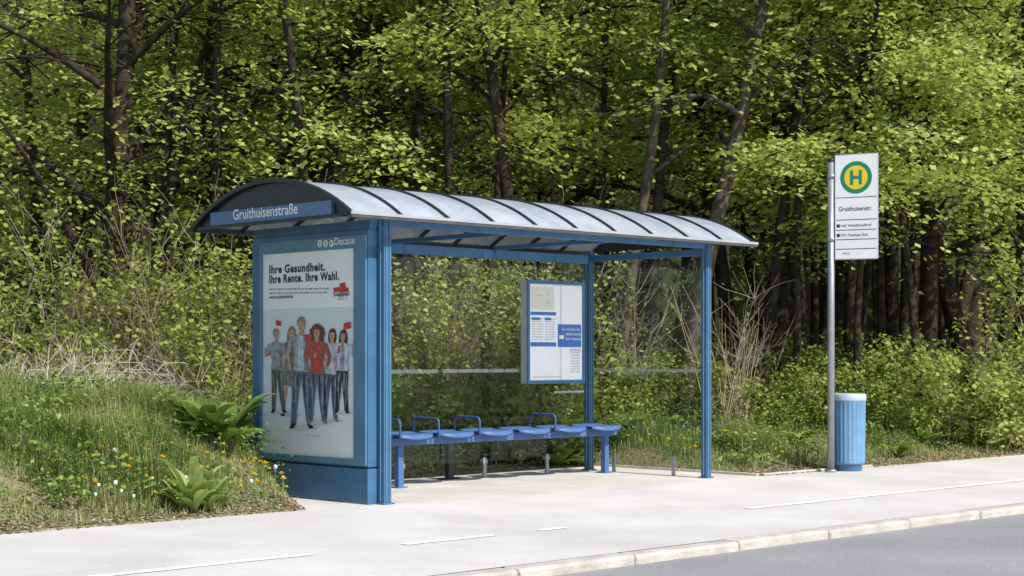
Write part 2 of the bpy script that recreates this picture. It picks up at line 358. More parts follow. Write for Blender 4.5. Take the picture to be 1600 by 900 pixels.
# roof
TC=0.88; HW=1.10; RISE=0.335; ZE=2.315; RR=(HW*HW+RISE*RISE)/(2*RISE); ZC=ZE+RISE-RR; A0=math.asin(HW/RR)
def arc(r,n=28,a0=-A0,a1=A0): return [(TC+r*math.sin(a0+(a1-a0)*i/n), ZC+r*math.cos(a0+(a1-a0)*i/n)) for i in range(n+1)]
S0,S1=-0.5,4.65
b=B(); n=28; A=arc(RR)
V=[(S0,t,z) for t,z in A]+[(S1,t,z) for t,z in A]
k=n+1; Fc=[(i,k+i,k+i+1,i+1) for i in range(n)]
b.add(V,Fc,'roof',True)
ROOF=b.build("roof",SH,label="milky curved roof sheet with dark ribs")
def ribgeo(b,s0,s1,r0,r1,m):
    A=arc(r1);C=arc(r0); k=len(A); V=[(s0,t,z) for t,z in A]+[(s1,t,z) for t,z in A]+[(s0,t,z) for t,z in C]+[(s1,t,z) for t,z in C]; Fc=[]
    for i in range(k-1):
        Fc+=[(i,k+i,k+i+1,i+1),(2*k+i,2*k+i+1,3*k+i+1,3*k+i),(i,i+1,2*k+i+1,2*k+i),(k+i,3*k+i,3*k+i+1,k+i+1)]
    Fc+=[(0,2*k,3*k,k),(k-1,2*k-1,4*k-1,3*k-1)]
    b.add(V,Fc,m)
for i in range(11):
    sc=S0+0.02+(S1-S0-0.04)*i/10
    b=B()
    if i in(0,10): ribgeo(b,sc-0.02,sc+0.02,RR-0.022,RR+0.012,'dark')
    else: ribgeo(b,sc-0.012,sc+0.012,RR-0.03,RR+0.018,'dark')
    b.build("rib",ROOF)
b=B(); b.box((S0,TC-HW-0.03,ZE-0.035),(S1,TC-HW+0.03,ZE+0.004),'gutter'); b.box((S0-0.01,TC-HW-0.036,ZE-0.012),(S1+0.01,TC-HW-0.031,ZE+0.012),'alu'); b.build("gutter",ROOF,bevel=0.003)
b=B(); b.box((S0,TC+HW-0.03,ZE-0.035),(S1,TC+HW+0.03,ZE+0.004),'dark'); b.build("gutter",ROOF,bevel=0.003)
for sg in (S0+0.045,S1-0.055):
    b=B(); A=arc(RR-0.006,24,-A0*0.985,A0*0.985); k=len(A)
    for off,rev in ((0,False),(0.01,True)):
        idx=list(range(k)); V=[(sg+off,t,z) for t,z in A]
        b.add(V,[idx if rev else idx[::-1]],'dark')
    b.build("gable_panel",ROOF)  # dark sheet filling the arch, covers the pale roof underside
b=B(); b.box((-0.485,0.03,2.318),(-0.457,1.70,2.430),'nameblue')
p=Pl(b,'s',-0.4855); p.text("Gruithuisenstraße",1.36,2.350,0.90,'white',0.014)
b.build("name_board",SH,label="blue stop name board with white lettering")
b=B(); b.box((-0.49,-0.12,2.296),(-0.43,1.90,2.314),'dark'); b.build("gable_rail",SH)
# advertising cabinet
CF=-0.105
b=B(); b.box((CF,0.032,0.30),(0.02,1.62,2.22),'blue')
b.box((CF+0.02,0.035,2.222),(0.015,1.62,2.30),'blue')
CAB=b.build("advertising_cabinet",SH,bevel=0.005)
b=B(); b.box((CF-0.006,0.030,0.0),(0.022,1.63,0.288),'blue'); b.box((CF+0.01,0.04,0.288),(0.01,1.60,0.30),'dark'); b.build("cabinet_base",CAB,bevel=0.005)
b=B(); FR=CF-0.018; fz0,fz1=0.315,2.175; ft0,ft1=on_s(571,500,FR)[0],on_s(405,500,FR)[0]
tR,tL=on_s(554,500,CF-0.004)[0],on_s(411,500,CF-0.004)[0]; zB,zT=0.362,2.075
b.box((FR,ft0,fz0),(CF-0.001,ft1,zB-0.001),'bluelight'); b.box((FR,ft0,zT+0.001),(CF-0.001,ft1,fz1),'bluelight')
b.box((FR,ft0,zB),(CF-0.001,tR-0.001,zT),'bluelight'); b.box((FR,tL+0.001,zB),(CF-0.001,ft1,zT),'bluelight')
p=Pl(b,'s',FR)
h0,z0=on_s(523,383,FR); p.text("Decaux",h0,z0,0.27,'white',0.012)
for i,ch in enumerate("SSP"):
    hx,hz=on_s(500+9*i,380.5,FR)
    ring=[(hx+0.03*math.cos(q*math.pi/8),hz+0.03*math.sin(q*math.pi/8)) for q in range(16)]
    p.poly(ring,'white',0.002); p.text(ch,hx,hz-0.018,0.022,'bluelight',0.03,0.004,center=True)
b.build("poster_frame",CAB,bevel=0.0)
# poster
b=B(); PS=CF-0.003; p=Pl(b,'s',PS)
zM=1.60
p.rect(tR,tL,zM,zT,'plate',0.0); p.rect(tR,tL,zB,zM-0.0005,'paper',0.0)
def ptxt(s_,x,y,x2,m,bold=0.0,height=None,space=1.0):
    h,z=p.px(x,y); h2,_=p.px(x2,y); p.text(s_,h,z,abs(h-h2),m,bold,height=height,space=space)
ptxt("Ihre Gesundheit.",421,427.5,508,'black',0.034,0.068,1.12); ptxt("Ihre Rente. Ihre Wahl.",421,442.5,530,'black',0.034,0.068,1.12)
for i,(xa,xb) in enumerate([(421,516),(421,512)]):
    yy=451.5+i*6.2
    x=xa
    while x<xb:
        L=random.uniform(3,9); x2=min(x+L,xb)
        p.ppoly([(x,yy+1.4-0.01*(x-421)),(x2,yy+1.4-0.01*(x-421)),(x2,yy-0.7-0.01*(x-421)),(x,yy-0.7-0.01*(x-421))],'grey',0.002); x=x2+1.2
ptxt("www.sozialwahl.de",421,467,458,'black',0.01)
p.ppoly([(530,443),(540,441),(541,450),(532,452)],'red',0.002); p.ppoly([(521,450),(531,448),(532,456),(522,457)],'red',0.0024)
p.ppoly([(531,451),(545,449),(545,456),(532,458)],'red',0.0028)
ptxt("Sozialwahl",521,463,546,'black',0.015); ptxt("2011",528,468.5,542,'grey',0.01)
ptxt("Jetzt wählen",478,682,500,'lgrey')
LAY=[0.003]
def fig(cx,top,bot,hair,shirt,legs,shoes,hairlong=0.0,pose=(0.16,0.15),hands=((0.13,0.44),(-0.13,0.44)),stance=0.06,skirt=False,slv=None,w=0.76,lean=0.0,open_=None,dark=None):
    Hh=bot-top
    lay=[LAY[0]]; LAY[0]+=0.0014
    def P(x,y): return (cx+(x+lean*(0.5-y))*Hh*w, top+y*Hh)
    def poly(pts,m):
        p.ppoly([P(*q) for q in pts],m,lay[0]); lay[0]+=0.00012
    def seg(a,c,wa,wb,m):
        dx,dy=c[0]-a[0],c[1]-a[1]; L=math.hypot(dx,dy); nx_,ny_=-dy/L,dx/L
        poly([(a[0]+nx_*wa,a[1]+ny_*wa),(c[0]+nx_*wb,c[1]+ny_*wb),(c[0]-nx_*wb,c[1]-ny_*wb),(a[0]-nx_*wa,a[1]-ny_*wa)],m)
    def ell(x,y,rx,ry,m,n=14): poly([(x+rx*math.cos(2*math.pi*i/n),y+ry*math.sin(2*math.pi*i/n)) for i in range(n)],m)
    poly([(-0.13,0.965),(0.14,0.955),(0.20,0.985),(-0.08,1.0)],'shade')
    if hairlong>0:
        if hairlong>0.2:
            for a in range(9): ell(0.065*math.cos(a*0.7),0.075+0.06*math.sin(a*0.7),0.035,0.034,hair,8)
        ell(0,0.075+hairlong*0.22,0.055+hairlong*0.10,0.072+hairlong*0.33,hair)
    for sg,st in ((-1,stance),(1,stance*0.85)):
        knee=(sg*st*0.95,0.71); ank=(sg*st*1.2+(0.02 if sg>0 else 0),0.95)
        if skirt:
            seg((sg*0.04,0.6),knee,0.030,0.024,'skin'); seg(knee,ank,0.026,0.014,'skin')
        else:
            seg((sg*0.042,0.46),knee,0.050,0.036,legs); seg(knee,(ank[0],0.955),0.036,0.028,legs)
            seg((sg*0.03,0.50),(knee[0]-0.015,0.72),0.008,0.006,'black' if legs!='black' else 'grey')  # fold shading drawn into the printed legs
            seg((sg*0.065,0.52),(knee[0]+0.018,0.90),0.006,0.005,'shirt')
        poly([(ank[0]-0.022,0.945),(ank[0]+0.022,0.945),(ank[0]+0.03+sg*0.02,0.985),(ank[0]-0.03+sg*0.02,0.985)],shoes)
    if skirt: poly([(-0.085,0.38),(0.085,0.38),(0.11,0.64),(0.02,0.66),(-0.10,0.64)],legs)
    poly([(-0.020,0.10),(0.020,0.10),(0.026,0.17),(-0.026,0.17)],'skin')
    poly([(-0.036,0.150),(0.036,0.150),(0.100,0.172),(0.115,0.205),(0.092,0.30),(0.076,0.38),(0.095,0.485),(-0.095,0.475),(-0.076,0.38),(-0.092,0.30),(-0.115,0.205),(-0.100,0.172)],shirt)
    poly([(-0.024,0.149),(0.024,0.149),(0.0,0.20)],'skin')
    if open_: poly([(-0.028,0.165),(0.022,0.165),(0.035,0.47),(-0.04,0.47)],open_)
    if dark: poly([(0.055,0.19),(0.108,0.19),(0.088,0.30),(0.072,0.38),(0.09,0.47),(0.045,0.47),(0.04,0.32)],dark)  # shaded side of the clothes, drawn into the print
    for sg,pe,hd in ((1,pose[0],hands[0]),(-1,pose[1],hands[1])):
        el=(sg*pe,0.32); seg((sg*0.098,0.185),el,0.030,0.023,slv or shirt); seg(el,hd,0.021,0.014,'skin' if slv is None else slv); ell(hd[0],hd[1],0.018,0.022,'skin')
    ell(0,0.07,0.038,0.058,'skin')
    poly([(-0.044,0.078),(-0.048,0.03),(-0.025,0.0),(0.01,-0.008),(0.036,0.006),(0.047,0.04),(0.043,0.078),(0.033,0.042),(-0.01,0.034),(-0.032,0.047)],hair)
    ell(-0.015,0.068,0.006,0.004,'hair_a'); ell(0.015,0.068,0.006,0.004,'hair_a'); ell(0,0.102,0.012,0.0035,'rust')
def card(x,y,ww,hh,tilt=0):
    p.ppoly([(x,y+tilt),(x+ww,y),(x+ww,y+hh),(x,y+hh+tilt)],'red',LAY[0]); LAY[0]+=0.0003
p.poly([(tL,0.80),(tR,0.86),(tR,zB),(tL,zB)],'floor',0.0012)
fig(454,511,652,'hair_c','dress','dress','black',hairlong=0.16,skirt=True,hands=((0.10,0.42),(-0.12,0.44)),lean=0.05)
fig(518,514,661,'hair_a','pale','jeans','dress',hairlong=0.05,hands=((0.12,0.45),(-0.03,0.33)),lean=0.04,dark='shirt')
fig(434,514,647,'hair_c','shirt','khaki','black',pose=(0.14,0.17),hands=((0.10,0.42),(-0.17,0.24)),lean=-0.04,dark='dress')
card(417,543,8,11,2); card(432,502,8,8,-2)
fig(536,516,648,'hair_a','pale','black','black',hairlong=0.12,hands=((0.15,0.18),(-0.1,0.44)),pose=(0.18,0.13),open_='shirt',lean=0.03)
card(538,503,11,10,2); card(526,540,7,12,0)
fig(472,496,672,'hair_c','shirt','jeans','black',hands=((0.05,0.30),(-0.12,0.45)),stance=0.075,w=0.78,open_='pale',dark='dress')
fig(497,509,664,'hair_b','rust','jeans','dress',hairlong=0.26,hands=((0.12,0.42),(-0.02,0.30)),slv='rust',w=0.8,stance=0.07,open_='red')
card(478,523,11,12,-1)
b.build("poster",CAB,label="poster with black slogan above six casually dressed people holding red cards")
# glazing
def pane(lo,hi,name="glass_pane"):
    b=B(); b.box(lo,hi,'glass'); return b.build(name,SH)
pane((0.14,TR+0.0,0.16),(2.05,TR+0.008,2.15)); pane((2.07,TR+0.0,0.16),(4.09,TR+0.008,2.15)); pane((4.145,0.06,0.16),(4.153,TR-0.06,2.17))
for (xa,xb,kind) in ((0.15,2.04,'t'),(2.08,4.08,'t'),(0.08,1.48,'s')):
    b=B(); p=Pl(b,kind,TR-0.002 if kind=='t' else 4.142); x=xa
    while x<xb-0.03:
        x2=min(x+0.19,xb); p.rect(x,x2,1.035,1.07,'band',0.001)
        if x2+0.02<xb: p.rect(x2,x2+0.02,1.045,1.06,'band',0.001)
        x+=0.21
    b.build("safety_band",SH,label="pale frosted dashes across the glass")
for x in (0.5,1.55,2.62,3.5):
    b=B(); b.box((x-0.02,TR-0.03,0.0),(x+0.02,TR-0.005,0.2),'steel'); b.box((x-0.03,TR-0.035,0.14),(x+0.03,TR+0.02,0.18),'steel'); b.build("glass_clamp",SH,bevel=0.004)
for y in (0.4,1.2):
    b=B(); b.box((4.12,y-0.02,0.0),(4.14,y+0.02,0.2),'steel'); b.build("glass_clamp",SH,bevel=0.004)
b=B(); b.box((2.20,TR+0.04,0.0),(2.27,TR+0.10,0.42),'dark'); b.box((2.12,TR+0.04,0.0),(2.35,TR+0.12,0.015),'dark'); b.build("rear_bracket",SH,bevel=0.004)
# timetable case
TF=1.46
(sa,_),(sb,_2)=on_t(823,500,TF),on_t(913,500,TF); zt=on_t(823,437,TF)[1]; zb=on_t(823,600,TF)[1]
b=B(); b.box((sa,TF,zb),(sb,TF+0.09,zt),'alu')
TTC=b.build("timetable_case",SH,bevel=0.008,label="blue and silver framed timetable case with paper sheets")
b=B(); fw=0.035
b.box((sa,TF-0.012,zb),(sb,TF-0.001,zb+fw),'blue'); b.box((sa,TF-0.012,zt-fw),(sb,TF-0.001,zt),'blue')
b.box((sa,TF-0.012,zb+fw+.001),(sa+fw,TF-0.001,zt-fw-.001),'blue'); b.box((sb-fw,TF-0.012,zb+fw+.001),(sb,TF-0.001,zt-fw-.001),'blue'); b.build("frame",TTC)
b=B(); p=Pl(b,'t',TF-0.001); W_=sb-sa-2*fw; Hh=zt-zb-2*fw
def R(x0,x1,y0,y1,m,off=0.001): p.rect(sa+fw+x0*W_,sa+fw+x1*W_,zb+fw+y0*Hh,zb+fw+y1*Hh,m,off)
R(0,1,0,1,'plate',0.0)
def lines(x0,x1,y0,y1,n,m='lgrey',off=0.003):
    for i in range(n):
        yy=y0+(y1-y0)*(i+.5)/n; x=x0
        while x<x1:
            L=random.uniform(.02,.08); R(x,min(x+L,x1),yy-0.2*(y1-y0)/n,yy+0.2*(y1-y0)/n,m,off); x+=L+0.012
R(0.03,0.46,0.73,0.97,'map',0.002)
for i in range(12):
    x0_,y0_=random.uniform(.05,.4),random.uniform(.75,.94); R(x0_,x0_+random.uniform(.01,.06),y0_,y0_+0.006,['shade','lgrey','grey'][i%3],0.004+i*0.0002)
R(0.02,0.5,0.675,0.71,'pblue'); R(0.02,0.5,0.35,0.395,'pblue'); lines(0.05,0.25,0.41,0.65,9,'lgrey'); lines(0.29,0.48,0.41,0.65,9,'lgrey')
R(0.04,0.2,0.625,0.65,'pblue',0.0045); R(0.28,0.4,0.625,0.65,'pblue',0.0045)
R(0.53,0.98,0.345,0.585,'pblue'); p.text("Sie möchten die",sa+fw+0.60*W_,zb+fw+0.52*Hh,0.27,'white'); p.text("Abfahrtszeiten",sa+fw+0.68*W_,zb+fw+0.47*Hh,0.23,'white'); p.text("Ihrer Haltestelle",sa+fw+0.68*W_,zb+fw+0.42*Hh,0.25,'white')
R(0.56,0.64,0.43,0.47,'white',0.003)
lines(0.78,0.95,0.07,0.30,8); R(0.76,0.97,0.30,0.33,'lgrey'); lines(0.06,0.6,0.02,0.05,1)
b.build("timetable",TTC,label="white timetable sheets with blue notices")
b=B(); a0=on_t(866,613,TR-0.004); a1=on_t(912,611,TR-0.004)
b.box((a0[0],TR-0.006,a0[1]-0.008),(a1[0],TR-0.001,a0[1]+0.012),'alu'); b.build("glass_sticker",SH)
# ------------------------------------------------------------------ bench
BN=empty("bench",(2.1,1.22,0),"blue steel bench with shell seats and loop armrests inside the shelter","bench")
b=B(); b.box((0.15,1.14,0.385),(4.12,1.22,0.462),'bench'); b.build("seat_beam",BN,bevel=0.008)
def seatgeo():
    b=B(); prof=[(-0.205,-0.050),(-0.208,-0.025),(-0.195,-0.004),(-0.16,0.003),(-0.05,-0.003),(0.08,-0.004),(0.15,0.006),(0.18,0.022)]
    nX=13; V=[];n=len(prof)
    for side in (0,-0.005):
        for i in range(nX):
            a=-1+2*i/(nX-1); wx=0.215*a
            for (t,z) in prof:
                sh=1-0.30*abs(a)**4
                V.append((wx,t*sh if t<0 else t*(1-0.15*abs(a)**3),z*(1-0.5*abs(a)**2)+side-0.006*(1-abs(a)**2)))
    Fc=[];k=nX*n
    for i in range(nX-1):
        for j in range(n-1):
            q=i*n+j; Fc.append((q,q+n,q+n+1,q+1)); Fc.append((k+q,k+q+1,k+q+n+1,k+q+n))
    for i in range(nX-1):
        q=i*n; Fc.append((q,k+q,k+q+n,q+n)); q+=n-1; Fc.append((q,q+n,k+q+n,k+q))
    for j in range(n-1):
        Fc.append((j,j+1,k+j+1,k+j)); q=(nX-1)*n+j; Fc.append((q,k+q,k+q+1,q+1))
    b.add(V,Fc,'bench',True); return b
seat_me=None
for i in range(8):
    sc=0.26+0.514*i
    if seat_me is None:
        b=seatgeo(); o=b.build("seat",BN,origin=(0,0,0)); seat_me=o.data
    else:
        o=bpy.data.objects.new("seat",seat_me); scene.collection.objects.link(o); o.parent=BN
    o.location=Vector((sc,1.20,0.490))-Vector(ORI[BN.name])
    b=B(); b.box((sc-0.05,1.10,0.463),(sc+0.05,1.30,0.478),'bench'); b.build("seat_bracket",BN)
def loop(sc):
    pts=[]
    for a in range(0,10):
        th=math.pi*(1-a/9)
        cx=-0.13 if a<5 else 0.13
        pts.append((sc,1.2+cx+0.045*math.cos(th),0.58+0.045*math.sin(th)))
    pts=[(sc,1.025,0.45),(sc,1.025,0.50)]+pts+[(sc,1.375,0.50),(sc,1.375,0.45)]
    b=B(); b.tube(pts,0.012,'armrest',8); b.tube([(sc,1.025,0.45),(sc,1.375,0.45)],0.011,'armrest',8); b.build("armrest",BN)
for sc in (1.08,1.545,2.06,3.08): loop(sc)  # second loop added where an armrest's reflection in the glass would show
for sc in (0.3,1.20,3.97):
    b=B(); b.box((sc-0.03,1.15,0.0),(sc+0.03,1.21,0.384),'bench'); b.box((sc-0.06,1.12,0.0),(sc+0.06,1.26,0.012),'bench'); b.build("leg",BN,bevel=0.004)
# ------------------------------------------------------------------ stop sign
ps,pt=at(1298.5,17.15)
SG=empty("bus_stop_sign",(ps,pt,0),"green and yellow H stop sign on a grey steel pole","bus stop sign")
b=B(); b.tube([(ps,pt,-0.02),(ps,pt,3.2)],0.036,'steel',16); b.tube([(ps,pt,3.2),(ps,pt,3.225),(ps,pt,3.235)],[0.040,0.040,0.02],'dark',16); b.tube([(ps,pt,0),(ps,pt,0.03)],0.055,'steel',16); b.build("pole",SG)
RZA=math.radians(17.6)
PT1=pt-0.042; PT0=PT1-0.455; PZ0,PZ1=2.185,3.265; sp=ps-0.02
b=B()
b.box((sp,PT0,PZ0),(sp+0.025,PT1,PZ1),'alu'); b.rotz(ps,pt,RZA)
PLT=b.build("sign_plate",SG,bevel=0.01,label="white plate with green ring, yellow disc and green H")
b=B(); p=Pl(b,'s',sp-0.0005); p.rect(PT0+0.010,PT1-0.010,PZ0+0.010,PZ1-0.010,'plate',0.001)
cT=(PT0+PT1)/2; cZ=on_s(1333,276,sp)[1]
def disc(r,m,off,n=40): p.poly([(cT+r*math.cos(2*math.pi*q/n),cZ+r*math.sin(2*math.pi*q/n)) for q in range(n)],m,off)
disc(0.166,'green',0.002); disc(0.122,'yellow',0.003)
hw=0.062; hh=0.074; st_=0.033
p.rect(cT-hw,cT-hw+st_,cZ-hh,cZ+hh,'green',0.004); p.rect(cT+hw-st_,cT+hw,cZ-hh,cZ+hh,'green',0.004); p.rect(cT-hw+st_,cT+hw-st_,cZ-0.017,cZ+0.017,'green',0.004)
def zy(y): return on_s(1334,y,sp)[1]
for y in (307,342,358,373,388): p.rect(PT0+0.015,PT1-0.015,zy(y)-0.0035,zy(y)+0.0035,'black',0.002)
p.text("Gruithuisenstr.",PT1-0.045,zy(328),0.35,'black',0.012,0.002,height=0.045)
p.rect(PT1-0.058,PT1-0.025,zy(353)-0.004,zy(353)+0.028,'black',0.002); p.text("160 Waldfriedhof",PT1-0.068,zy(353),0.32,'black',0.01,0.002,height=0.027)
p.rect(PT1-0.058,PT1-0.025,zy(368)-0.004,zy(368)+0.028,'black',0.002); p.text("N71 Freiham Süd",PT1-0.068,zy(368),0.28,'black',0.01,0.002,height=0.027)
p.text("MVG",PT1-0.09,zy(397),0.07,'black',0.0,0.002)
b.rotz(ps,pt,RZA)
b.build("sign_face",PLT)
for z in (2.4,3.05):
    b=B(); b.tube([(ps,pt,z-0.02),(ps,pt,z+0.02)],0.045,'steel',14); b.box((ps-0.012,pt-0.1,z-0.018),(ps+0.012,pt-0.036,z+0.018),'steel'); b.rotz(ps,pt,RZA); b.build("clamp",SG)
# ------------------------------------------------------------------ bin
bs,bt_=at(1325.5,17.4)
BI=empty("litter_bin",(bs,bt_,0),"light blue fluted litter bin with pale lid beside the pole","litter bin")
def ring(prof,m,nn=96,name="body"):
    b=B(); V=[];Fc=[]
    for (r,z,fl) in prof:
        for k in range(nn):
            th=2*math.pi*k/nn; rr=r*(1-fl*(0.5+0.5*math.cos(24*th))**2)
            V.append((bs+rr*math.cos(th),bt_+rr*math.sin(th),z))
    for i in range(len(prof)-1):
        for k in range(nn):
            k2=(k+1)%nn; Fc.append((i*nn+k,i*nn+k2,(i+1)*nn+k2,(i+1)*nn+k))
    Fc.append(tuple(range(nn-1,-1,-1))); Fc.append(tuple((len(prof)-1)*nn+k for k in range(nn)))
    b.add(V,Fc,m,True); o=b.build(name,BI)
    es=o.modifiers.new("es",'EDGE_SPLIT'); es.split_angle=math.radians(50); return o
ring([(0.140,0.0,0),(0.145,0.06,0),(0.155,0.07,0)],'blue',name="base")
ring([(0.160,0.071,0),(0.172,0.085,0),(0.172,0.10,0.07),(0.180,0.70,0.07),(0.180,0.72,0),(0.183,0.735,0)],'bin',name="body")
ring([(0.184,0.736,0),(0.186,0.745,0),(0.184,0.79,0),(0.176,0.803,0),(0.13,0.808,0),(0.10,0.808,0)],'binlid',name="lid")
b=B(); b.tube([(bs-0.2,bt_+0.08,0),(bs-0.2,bt_+0.08,0.6)],0.02,'dark',8) ; b.box((bs-0.2,bt_+0.06,0.5),(bs-0.1,bt_+0.1,0.54),'dark'); b.build("support_post",BI)
# ------------------------------------------------------------------ vegetation helpers
def quads_mesh(name,V,rnd,matkey):
    N=V.shape[0]; me=bpy.data.meshes.new(name); me.vertices.add(4*N); me.vertices.foreach_set("co",V.reshape(-1).astype(np.float32))
    me.loops.add(4*N); me.loops.foreach_set("vertex_index",np.arange(4*N,dtype=np.int32))
    me.polygons.add(N); me.polygons.foreach_set("loop_start",np.arange(0,4*N,4,dtype=np.int32))
    me.materials.append(M[matkey]); at_=me.attributes.new("rnd",'FLOAT','FACE'); at_.data.foreach_set("value",np.clip(rnd,0,1).astype(np.float32))
    me.update(calc_edges=True); return me
def nrm(a): return a/np.maximum(np.linalg.norm(a,axis=1,keepdims=True),1e-6)
def leaves(C,size,rng,tilt=0.7,droop=0.3,aspect=0.62,base=None):
    N=len(C); nn=np.stack([rng.normal(0,tilt,N),rng.normal(0,tilt,N),np.ones(N)],1)
    if base is not None: nn=nn+base
    nn=nrm(nn)
    d=np.stack([rng.normal(0,1,N),rng.normal(0,1,N),-np.abs(rng.normal(droop,0.3,N))],1)
    d=nrm(d-nn*np.sum(d*nn,1,keepdims=True)); s=np.cross(nn,d); L=(size*rng.uniform(0.65,1.25,N))[:,None]
    c=C; return np.stack([c-d*L*0.5,c+s*L*aspect*0.5-d*L*0.05,c+d*L*0.5,c-s*L*aspect*0.5-d*L*0.05],1)
def make_tree(seed,Ht=9,r0=0.14,lean=(0,0),first=2.6,limb=3.0,nl=15,dens=42,lsize=0.092,bark='bark',bend=1.4,up=(0.15,0.9),lr=(0.35,0.6),keep=0.62,wig=0.22):
    rg=random.Random(seed); rn=np.random.default_rng(seed); b=B()
    ph=rg.uniform(0,6)
    def tp(z):
        q=z/Ht; return Vector((lean[0]*q**bend+wig*math.sin(4.4*q+ph)*q+0.05*math.sin(11*q+ph), lean[1]*q**bend+wig*math.cos(3.7*q+ph)*q, z))
    zs=[-0.25,0.0,0.25]+[Ht*i/14 for i in range(1,15)]
    rad=[r0*1.35,r0*1.2,r0*1.05]+[r0*(1-0.8*i/14)*(1+rg.uniform(-.06,.06)) for i in range(1,15)]
    b.tube([tp(max(z,0)) if z>=0 else tp(0)+Vector((0,0,z)) for z in zs],rad,bark,9)
    spr=[]
    az0=rg.uniform(0,6)
    for i in range(nl):
        fr=(i+rg.uniform(0,.9))/nl; z0=first-0.5+(Ht-first)*fr**1.05; z0=min(z0,Ht*0.98)
        aa=az0+i*2.4+rg.uniform(-.5,.5); L=limb*(1-0.35*fr)*rg.uniform(0.65,1.2); up_=rg.uniform(*up)
        p0=tp(z0); pts=[];cur=p0.copy(); dirv=Vector((math.cos(aa),math.sin(aa),up_))
        for k in range(8):
            pts.append(cur.copy()); dirv.z-=0.09+rg.uniform(-.03,.06); dirv.x+=rg.uniform(-.16,.16); dirv.y+=rg.uniform(-.16,.16)
            cur=cur+dirv.normalized()*L/7
        rb=max(0.024,r0*(1-0.8*z0/Ht)*rg.uniform(*lr))
        b.tube(pts,[rb*(1-0.82*k/7) for k in range(8)],bark,5,cap=False)
        for k in range(4,8): spr.append((pts[k],dirv))
        for m_ in range(6):
            k=rg.randint(2,6); s0=pts[k]; a2=aa+rg.choice((-1,1))*rg.uniform(.4,1.4); L2=L*rg.uniform(.2,.5); d2=Vector((math.cos(a2),math.sin(a2),rg.uniform(-.3,.6)))
            sp_=[];c2=s0.copy()
            for k2 in range(4):
                sp_.append(c2.copy()); d2.z-=0.12; c2=c2+d2.normalized()*L2/3
            b.tube(sp_,[0.014,0.011,0.008,0.003],bark,3,cap=False)
            spr+=[(sp_[2],d2.copy()),(sp_[3],d2.copy())]
    me=bpy.data.meshes.new("trunk"); me.from_pydata([tuple(x) for x in b.V],[],b.F); me.materials.append(M[bark]); me.polygons.foreach_set("use_smooth",[True]*len(b.F)); me.update()
    C=np.array([tuple(c) for c,_ in spr]); Dv=np.array([tuple(d.normalized()) for _,d in spr])
    hole=np.sin(C[:,0]*1.9+seed)+np.sin(C[:,1]*2.1+seed*2)+np.sin(C[:,2]*2.3+seed*3)+rn.normal(0,.4,len(C))
    kp=hole>np.quantile(hole,1-keep); C=C[kp];Dv=Dv[kp];ns=len(C)
    cnt=rn.poisson(dens*rn.uniform(.6,1.5,ns)); idx=np.repeat(np.arange(ns),cnt); N=len(idx)
    rs=rn.uniform(0.17,0.34,ns)
    a=rn.normal(0,1,N)*rs[idx]*1.35; c_=rn.normal(0,1,N)*rs[idx]*0.8
    dh=nrm(Dv*np.array([1,1,0])+1e-4); sh=np.stack([-dh[:,1],dh[:,0],np.zeros(ns)],1)
    slope=rn.normal(-0.15,.25,ns); roll=rn.normal(0,.3,ns)
    off=dh[idx]*a[:,None]+sh[idx]*c_[:,None]
    off[:,2]+=a*slope[idx]+c_*roll[idx]-0.35*(a*a+c_*c_)+rn.normal(-0.02,0.05,N)
    base=-(dh*slope[:,None]+sh*roll[:,None])
    rnd=0.54+rn.normal(0,0.15,ns)[idx]+rn.normal(0,0.08,N)
    cm=quads_mesh("crown",leaves(C[idx]+off,lsize,rn,tilt=0.5,base=base[idx],aspect=0.7),rnd,'leaf')
    return me,cm
def place(name,parts,loc,rz,sc,label,cat,group):
    o=bpy.data.objects.new(name,None); scene.collection.objects.link(o); o.location=loc; o.rotation_euler=(0,0,rz); o.scale=(sc,sc,sc); o.empty_display_size=0.3
    o["label"]=label;o["category"]=cat;o["group"]=group
    for pn,m in parts:
        c=bpy.data.objects.new(pn,m); scene.collection.objects.link(c); c.parent=o
    return o
def cam2loc(dx,dy): return (dx*Rv[0]+dy*Fv[0], dx*Rv[1]+dy*Fv[1])
GT="broadleaf trees at the woodland edge"
def tree_at(x,D,mesh,rz,sc,label):
    s,t=at(x,D); z=float(Hgt(s,t)); return place("tree",[("trunk",mesh[0]),("crown",mesh[1])],(s,t,z-0.03),rz,sc,label,"tree",GT)
h1=make_tree(11,Ht=9,r0=0.12,lean=cam2loc(2.2,0.3),first=3.4,limb=2.0,nl=11,bark='barklight',bend=1.25,dens=26,keep=.4)
tree_at(1062,19.9,h1,0,1,"slender grey tree leaning over, fresh green leaves, behind the shelter")
h2=make_tree(12,Ht=8.5,r0=0.085,lean=cam2loc(1.3,0.2),first=3.4,limb=1.8,nl=10,bark='barklight',bend=1.0,dens=26,keep=.45)
tree_at(955,20.1,h2,0,1,"thin grey tree leaning gently behind the timetable case")
h3=make_tree(13,Ht=9,r0=0.19,lean=cam2loc(0.5,0),first=2.0,limb=3.8,nl=15,up=(0.5,1.4),lr=(.45,.7),dens=38,keep=.40)
tree_at(168,20.6,h3,0,1,"dark stout tree with spreading limbs at the woodland edge")
h4=make_tree(14,Ht=9,r0=0.14,lean=cam2loc(0.1,0.4),first=2.4,limb=3.0,nl=16,up=(0.3,1.2),keep=.52)
h5=make_tree(15,Ht=9,r0=0.15,lean=cam2loc(2.4,0.1),first=2.2,limb=3.2,nl=15,bend=1.1,up=(0.3,1.3),keep=.46)
h6=make_tree(16,Ht=9,r0=0.15,lean=(0.3,-0.2),first=2.9,limb=2.9,nl=17,keep=.62)
h7=make_tree(17,Ht=9.5,r0=0.12,lean=(0.2,0.3),first=2.8,limb=2.7,nl=16,keep=.62)
